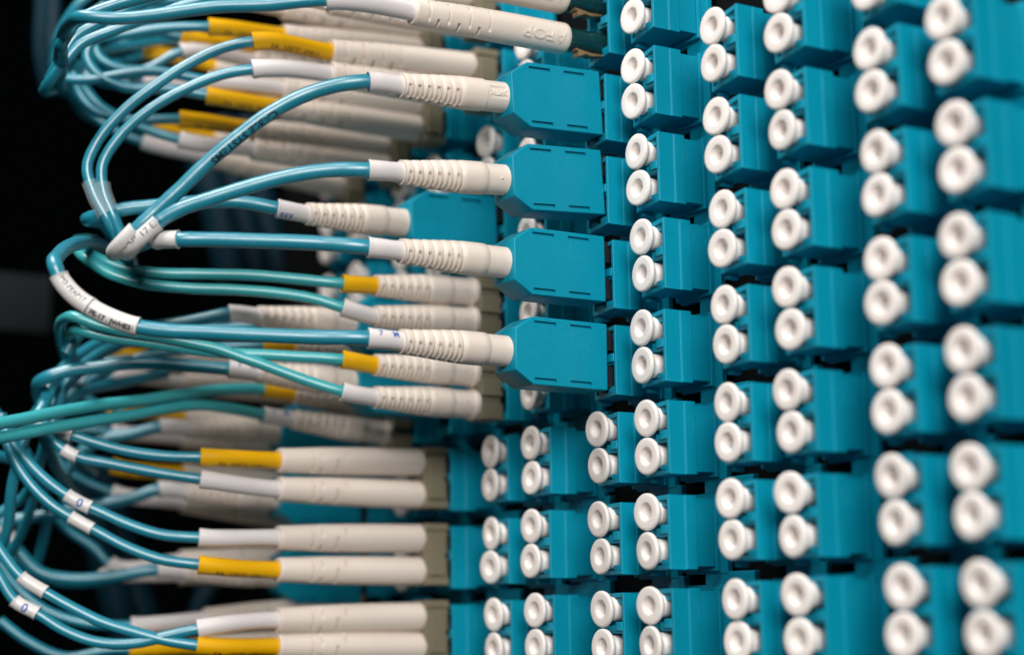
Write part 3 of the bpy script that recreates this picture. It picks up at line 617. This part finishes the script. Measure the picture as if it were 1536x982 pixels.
def smooth_boot(slits, dense):
    def rad(u, t):
        r = 2.76 - 0.10 * smooth(10, 20, u) - 0.34 * smooth(18, 30.6, u)
        r -= 0.22 * (1 - smooth(0, 0.35, u)) + 0.12 * smooth(30.3, 30.6, u)
        for us, mid, half in slits:
            if abs(u - us) < 0.32:
                r -= 0.8 * (1 - smooth(0.10, 0.28, abs(u - us))) * arc(t, R(mid), R(half))
        return r
    us = [0, .15, .35, 1, 4, 8, 11, 14]
    us += fine(14.5, 30.3, 150) + [30.45, 30.6]
    b = bmesh.new()
    add_relief(b, us, rad, 52)
    return finish("boot", b, "boot", 60)


SL_A = [(17.4, 40, 34), (17.4, 215, 40), (19.2, -35, 40), (19.2, 140, 40), (22.4, 35, 30), (22.4, -60, 26), (22.4, 215, 36), (24.2, -10, 58), (24.2, 170, 50)]
SL_B = [(16.6, -5, 42), (18.6, 75, 26), (18.6, -60, 24), (20.5, -5, 42), (22.5, 75, 26), (22.5, -60, 24), (24.5, -5, 45), (26.4, 75, 26), (26.4, -60, 24), (28.2, -5, 45),
        (16.6, 180, 45), (20.5, 180, 45), (24.5, 180, 45), (28.2, 180, 45), (14.9, 75, 20)]
smooth_a = smooth_boot(SL_A, 0)
smooth_b = smooth_boot(SL_B, 1)


# olive clips
bm = bmesh.new()
add_box(bm, -2.3, 2.2, -3.9, 1.0, -6.0, 5.9, 0.2)
add_box(bm, 2.1, 3.0, -3.6, 0.9, -1.5, 1.6, 0.12)
add_box(bm, 2.1, 2.9, -3.8, 0.95, -5.9, -2.9, 0.12)
add_box(bm, 2.1, 2.9, -3.8, 0.95, 3.1, 5.8, 0.12)
clip_ribbed = finish("clip", bm, "clip", 18)
bm = bmesh.new()
add_box(bm, -2.6, 2.6, -4.0, 1.1, -6.0, 6.0, 0.2)
add_box(bm, 2.5, 3.3, -3.2, 0.2, -4.1, 4.1, 0.14)
add_box(bm, 2.5, 3.1, -3.9, 1.0, 4.6, 5.9, 0.1)
add_box(bm, 2.5, 3.1, -3.9, 1.0, -5.9, -4.7, 0.1)
clip_smooth = finish("clip", bm, "clip", 18)
bm = bmesh.new()
add_box(bm, 2.6, 3.4, 0.5, 1.2, -0.5, 0.35, 0.08)
keyhole_me = finish("key", bm, "ink", 30)
bm = bmesh.new()
add_lathe(bm, [(0, 0), (0, .14), (.1, .2), (.22, .2), (.3, .12), (.3, 0)], 12)
pip_me = finish("moulding_pip", bm, "boot", 30)

# bare barrel plugs
bm = bmesh.new()
add_lathe(bm, [(-3.6, 1.5), (-3.4, 2.1), (-2.6, 2.25), (-2.2, 2.25), (-2.1, 1.9), (-1.4, 1.9), (-1.3, 2.3), (-0.7, 2.3), (-0.6, 2.15), (5.7, 2.15), (5.8, 2.0)], 20, True, True)
barrel_me = finish("barrel", bm, "barrel", 40)
bm = bmesh.new()
add_prism(bm, [(4.0 - 8.2, -2.3), (-1.0, -3.0), (1.6, -2.6), (1.6, -2.3), (-1.0, -2.5), (4.0 - 8.2, -1.9)], -0.2, 1.7, 'X', 0.08)
add_prism(bm, [(-3.9, -3.5), (-2.2, -2.9), (-2.2, -2.4), (-3.9, -2.6)], 0.3, 2.0, 'X', 0.08)
latch_tab_me = finish("latch", bm, "bronze", 30)


def ring_map(r, u0, th0, flip, wide=1.0):
    """lettering on a boot: x runs along the axis, y around it. flip turns it half round."""
    s = -1 if flip else 1

    def f(x, y, z):
        u = u0 - s * x * wide
        t = th0 + s * y / r
        return Vector(((r + z) * math.cos(t), -u, (r + z) * math.sin(t)))
    return f


CABR = dict(T1=1.24, T2=1.02, T3=1.0, T4=1.08)
KIND = dict(T1="uniboot_patch_cord", T2="duplex_patch_cord", T3="duplex_patch_cord", T4="duplex_patch_cord")
GROUP = dict(T1="patch cords with teal housings", T2="duplex patch cords with ribbed boots", T3="duplex patch cords with long smooth boots", T4="duplex patch cords with long smooth boots")


def surface_map(P, tm, r, ang, flip):
    """lettering on a cable: x along the path measured from parameter tm, y around it starting at angle ang from straight up."""
    fn, n = hermite(P)
    # arc length table
    tt = [i * (n - 1) / 400 for i in range(401)]
    pp = [fn(t) for t in tt]
    ss = [0.0]
    for a, b in zip(pp[:-1], pp[1:]):
        ss.append(ss[-1] + (b - a).length)
    sm = ss[min(400, int(tm / (n - 1) * 400))]
    s = -1 if flip else 1

    def f(x, y, z):
        q = sm - s * x
        k = 0
        while k < 399 and ss[k + 1] < q:
            k += 1
        t = tt[k] + (tt[k + 1] - tt[k]) * (q - ss[k]) / max(ss[k + 1] - ss[k], 1e-9)
        p = fn(t)
        d = fn(min(t + 0.02, n - 1)) - fn(max(t - 0.02, 0))
        T, A, B = frame(d)
        # A points up, B is T x A; the cables run outward, so the aisle side is -B
        al = ang - s * y / r
        return p + (A * math.cos(al) - B * math.sin(al)) * (r + z)
    return f


def add_cable(root, rc, cb, rad, mat, shrink):
    P = [[p[0] - rc[0], p[1] - rc[1], p[2] - rc[2]] for p in cb['pts']]
    pts = sample(P, 0.9, 0.5, 2)
    n = len(pts)

    def flare(v):
        return 1.62 + 0.02 * math.sin(v * 9) + 0.12 * math.exp(-(1 - v) / 0.03)
    bmt = tube(pts, flare, 26, False)
    # rolled lip at the open end
    p, d = pts[-1]
    lip = tube([(p, d), (p + d.normalized() * 0.12, d), (p - d.normalized() * 0.25, d), (p - d.normalized() * 1.6, d)], lambda v: [1.74, 1.6, 1.36, rad][min(3, int(round(v * 3)))], 26, False)
    me_l = bpy.data.meshes.new("temp")
    lip.to_mesh(me_l)
    lip.free()
    bmt.from_mesh(me_l)
    bpy.data.meshes.remove(me_l)
    sl = link("sleeve", finish("sleeve", bmt, shrink, 50), root)
    if len(P) < 4:
        return None, P, sl
    c = link("cable", finish("cable", tube(sample(P, 1.6, 1.2), rad), mat, 60), root)
    for a, b, kind in cb['lab']:
        if kind == 'G':
            me = finish("tape_wrap", tube(sample(P, 0.8, a, b), rad + 0.45, 16, False), M["tape"], 60)
            link("tape_wrap", me, c)
            continue
        extra = {'W': 0.18, 'N': 0.24, 'T': 0.18, 'P': 0.26, 'Q': 0.3}[kind]

        def prof(v, e=extra):
            return rad + e + 0.12 * math.exp(-v / 0.04) + 0.12 * math.exp(-(1 - v) / 0.04)
        me = finish("cable_label", tube(sample(P, 0.5, a, b), prof, 20), "label", 60)
        link("cable_label", me, c)
        r = rad + extra + 0.03
        mid = (a + b) / 2
        if kind == 'N':
            link("printed_number", text_mesh("0", 2.4, surface_map(P, mid, r, R(95), False), "blueink", 0.0, 0.05), c)
        elif kind == 'P':
            link("printed_lettering", text_mesh("FE-17 . JWHE31", 1.15, surface_map(P, mid, r, R(116), False), "ink", 0.0, 0.06), c)
        elif kind == 'Q':
            link("printed_lettering", text_mesh("OM3-FEAP17", 1.2, surface_map(P, mid, r, R(75), False), "ink"), c)
        elif kind == 'T':
            link("printed_lettering", text_mesh("FEAP 17 E31", 1.5, surface_map(P, a + (b - a) * .4, r, R(100), False), "ink"), c)
    return c, P, sl


def cord(q):
    c, r, ty = q['col'], q['row'], q['type']
    x, zc = centre(c, r)
    x = COLX[c]
    rc = (x, -0.5, zc)
    t = thing(KIND[ty], rc, q['label'], "patch cord", GROUP[ty])
    n = len(q['lines'])
    zm = sum(l[0] for l in q['lines']) / n
    am = sum(l[1] for l in q['lines']) / n
    if ty == 'T1':
        z0, a = q['lines'][0]
        rot = (-math.atan(a), 0, 0)
        link("housing", housing_me, t, (0, 0, z0 - zc), rot)
        link("plug", plug_me, t, (0, 0, z0 - zc), rot)
    elif ty == 'T2':
        link("clip", clip_ribbed, t, (0, 0.5, zm - zc), (0, 0, 0))
        link("key", keyhole_me, t, (0, 0.5, zm - zc))
    elif ty == 'T3':
        link("clip", clip_smooth, t, (0, 0.5, zm - zc), (-math.atan(am) * .5, 0, 0))
        link("key", keyhole_me, t, (0.2, 0.5, zm - zc))
    for i, (z0, a) in enumerate(q['lines']):
        rot = (-math.atan(a), 0, 0)
        off = {'T1': 17.3, 'T2': 3.5, 'T3': 3.5, 'T4': 5.6}[ty]
        d = Vector((0, -math.cos(math.atan(a)), math.sin(math.atan(a))))
        base = Vector((0, 0.5, z0 - zc))
        p = base + d * off
        me = ribbed_me if ty in ('T1', 'T2') else (smooth_b if (c in 'BD' or r >= 7) else smooth_a)
        if (c, r) == ('B', 6):
            me = ribbed_window
        b = link("boot", me, t, p, rot)
        blen = 21.2 if ty in ('T1', 'T2') else 30.6
        b.rotation_mode = 'YXZ'
        b.rotation_euler.y = R(q['roll'][i])
        cb = q['cables'][i]
        rad = cb['r'] or CABR[ty]
        cab, P, sl = add_cable(t, rc, cb, rad, q['cab'], q['colors'][i])
        if ty == 'T4':
            link("barrel", barrel_me, t, base, rot)
            link("latch", latch_tab_me, t, base, rot)
            link("embossed_lettering", text_mesh("AFOP", 2.5, ring_map(2.78, 5.6, R(-16), True, 1.45), "boot", 0.13, 0.03), b)
        if (c, r) == ('B', 6):
            link("embossed_lettering", text_mesh("OPTIC", 1.5, ring_map(2.46, 3.45, R(2), True), "boot", 0.09, 0.01), b)
        if (c, r) == ('B', 5):
            link("moulding_pip", pip_me, b, (2.55, -3.2, -0.4), (0, 0, R(90)))
        if ty == 'T2':
            link("moulding_pip", pip_me, b, (2.55, -3.2, 0.2), (0, 0, R(90)))
        if q['colors'][i] == 'yellow' and ty == 'T3':
            link("printed_lettering", text_mesh("FA  125°C  VW-1", 1.35, surface_map(P, 1.5, 1.67, R(142), False), "ink"), sl)
        if (c, r) in (('B', 3), ('I', 3), ('J', 3)) and q['colors'][i] == 'white':
            link("printed_lettering", text_mesh("7    M", 1.5, surface_map(P, 1.5, 1.67, R(62), False), "blueink", 0, 0.03), sl)
        if (c, r) == ('D', 5):
            link("printed_lettering", text_mesh("535", 1.5, surface_map(P, 1.75, 1.67, R(140), True), "blueink", 0, 0.03), sl)
        if (c, r) == ('B', 6):
            link("printed_lettering", text_mesh("CABLE SYSTEMS", 1.9, surface_map(P, 4.95, rad + 0.02, R(132), True), "ink", 0, 0.05), cab)
    return t


for q in CORDS:
    cord(q)


# ------------------------------------------------------------------ trunk cables hanging behind, their shade put into the jacket colour
def trunk(name, label, paths, rad):
    base = paths[0][0]
    t = thing(name, base, label, "cable bundle", "dark trunk cables behind the cords")
    for P in paths:
        L = [[a - b for a, b in zip(p, base)] for p in P]
        link("cable", finish("cable", tube(sample(L, 4), rad, 12), "trunk", 60), t)


for name, label, paths, rad in [["trunk_cable_bundle","blue trunk cables in shadow, hanging at the upper left corner",[[[-140.0,-57.8,150.1],[-140.0,-57.7,137.3],[-140.0,-57.7,127.8],[-140.0,-56.2,121.8],[-140.0,-55.2,118.5]],[[-144.0,-58.0,151.4],[-144.0,-57.8,138.6],[-144.0,-57.8,129.0],[-144.0,-56.4,122.9],[-144.0,-55.4,119.6]],[[-148.0,-58.2,152.8],[-148.0,-58.1,139.8],[-148.0,-58.0,130.2],[-148.0,-56.6,124.0],[-148.0,-55.6,120.7]]],1.9],["trunk_cable_bundle","dark trunk cables in shadow behind the middle cord loops",[[[-170.0,-10.4,127.1],[-170.0,-8.3,113.3],[-170.0,-4.5,101.6],[-170.0,-0.6,86.3]],[[-174.0,-2.6,129.4],[-174.0,-0.5,115.3],[-174.0,3.4,103.3],[-174.0,7.3,87.8]],[[-178.0,5.5,131.6],[-178.0,7.6,117.3],[-178.0,11.6,105.1],[-178.0,15.6,89.3]]],4.5],["trunk_cable_bundle","dark trunk cables in shadow behind the lower left cords",[[[-150.0,-47.0,37.1],[-150.0,-42.0,23.7],[-150.0,-37.8,10.3],[-150.0,-33.6,-3.1],[-150.0,-31.7,-14.9]],[[-154.0,-40.5,37.6],[-154.0,-35.4,24.0],[-154.0,-31.1,10.4],[-154.0,-26.8,-3.2],[-154.0,-24.9,-15.3]]],3.8],["trunk_cable_bundle","short dark trunk cable in shadow left of the lowest duplex cord",[[[-140.0,-15.6,14.5],[-140.0,-17.4,8.5],[-140.0,-20.2,1.1],[-140.0,-21.6,-9.1]]],3.2]]:
    trunk(name, label, paths, rad)


# ------------------------------------------------------------------ single cables in the tangle
for label, P, col, rad, group in [["thin blue cable running through the blurred tangle at the left edge",[[-105.0,-80.1,45.0],[-106.0,-74.5,38.9],[-108.0,-68.4,31.5],[-112.0,-64.3,24.0],[-118.0,-63.5,14.9],[-126.0,-64.9,5.8]],"blue",1.02,"thin blue cables in the tangle at the left edge"],["thin blue cable running through the blurred tangle at the left edge",[[-90.0,-69.3,47.7],[-86.0,-72.9,41.9],[-84.0,-76.9,35.4],[-86.0,-78.5,26.9],[-92.0,-77.7,17.6],[-100.0,-78.9,10.5]],"blue",1.02,"thin blue cables in the tangle at the left edge"],["thin blue cable running through the blurred tangle at the left edge",[[-96.0,-56.4,57.2],[-92.0,-64.9,52.1],[-88.0,-71.1,46.0],[-86.0,-74.0,39.4],[-92.0,-70.1,32.7],[-104.0,-61.5,26.1],[-120.0,-50.6,20.6]],"blue",1.02,"thin blue cables in the tangle at the left edge"],["thin blue cable running through the blurred tangle at the left edge",[[-100.0,-44.4,50.6],[-96.0,-55.4,47.4],[-92.0,-64.7,44.4],[-90.0,-70.3,38.8],[-92.0,-71.9,31.3],[-96.0,-73.1,25.3],[-100.0,-79.2,20.4]],"blue",1.02,"thin blue cables in the tangle at the left edge"],["thin blue cable running through the blurred tangle at the left edge",[[-98.0,-43.9,57.8],[-94.0,-53.6,55.6],[-90.0,-62.9,51.3],[-88.0,-68.6,45.6],[-90.0,-69.7,40.0],[-98.0,-65.0,34.7],[-110.0,-55.6,30.7]],"blue",1.02,"thin blue cables in the tangle at the left edge"],["thin blue cable running through the blurred tangle at the left edge",[[-100.0,-81.0,32.9],[-102.0,-74.1,32.1],[-104.0,-69.5,28.5],[-108.0,-69.4,21.0],[-114.0,-71.3,14.7],[-120.0,-74.8,12.3]],"blue",1.02,"thin blue cables in the tangle at the left edge"],["thin blue cable arching through the blurred bunch at the upper left",[[-100.0,-34.2,133.4],[-98.0,-46.8,127.6],[-96.0,-56.0,122.9],[-96.0,-62.9,118.7],[-98.0,-66.2,114.5],[-104.0,-64.9,111.6],[-112.0,-58.7,110.5]],"blue",1.02,"thin blue cables arching at the upper left"],["thin blue cable arching through the blurred bunch at the upper left",[[-104.0,-37.0,123.7],[-100.0,-47.4,120.3],[-98.0,-56.6,116.6],[-98.0,-63.4,112.9],[-102.0,-66.1,110.1],[-110.0,-62.1,108.0]],"blue",1.02,"thin blue cables arching at the upper left"],["thin blue cable arching through the blurred bunch at the upper left",[[-112.0,-39.8,121.8],[-108.0,-50.2,118.1],[-106.0,-58.0,114.0],[-108.0,-62.1,110.3],[-114.0,-59.4,107.3],[-120.0,-50.1,106.6]],"blue",1.02,"thin blue cables arching at the upper left"],["thin blue cable arching through the blurred bunch at the upper left",[[-90.0,-63.7,125.7],[-92.0,-67.7,121.4],[-96.0,-69.6,116.8],[-104.0,-68.3,113.1],[-114.0,-63.0,110.4]],"blue",1.02,"thin blue cables arching at the upper left"],["thin blue cable arching through the blurred bunch at the upper left",[[-88.0,-54.8,126.8],[-88.0,-62.9,121.3],[-90.0,-68.2,116.8],[-96.0,-69.8,113.3],[-106.0,-67.9,110.2]],"blue",1.02,"thin blue cables arching at the upper left"],["thin blue cable arching through the blurred bunch at the upper left",[[-104.0,-47.2,113.4],[-102.0,-54.3,112.5],[-102.0,-59.3,113.9],[-106.0,-60.2,118.4],[-114.0,-55.6,125.2]],"blue",1.02,"thin blue cables arching at the upper left"]]:
    base = P[0]
    o = link("loose_cable", finish("loose_cable", tube(sample([[a - b for a, b in zip(p, base)] for p in P], 2.0), rad), col, 60), None, base)
    tag(o, label, "cable", group)
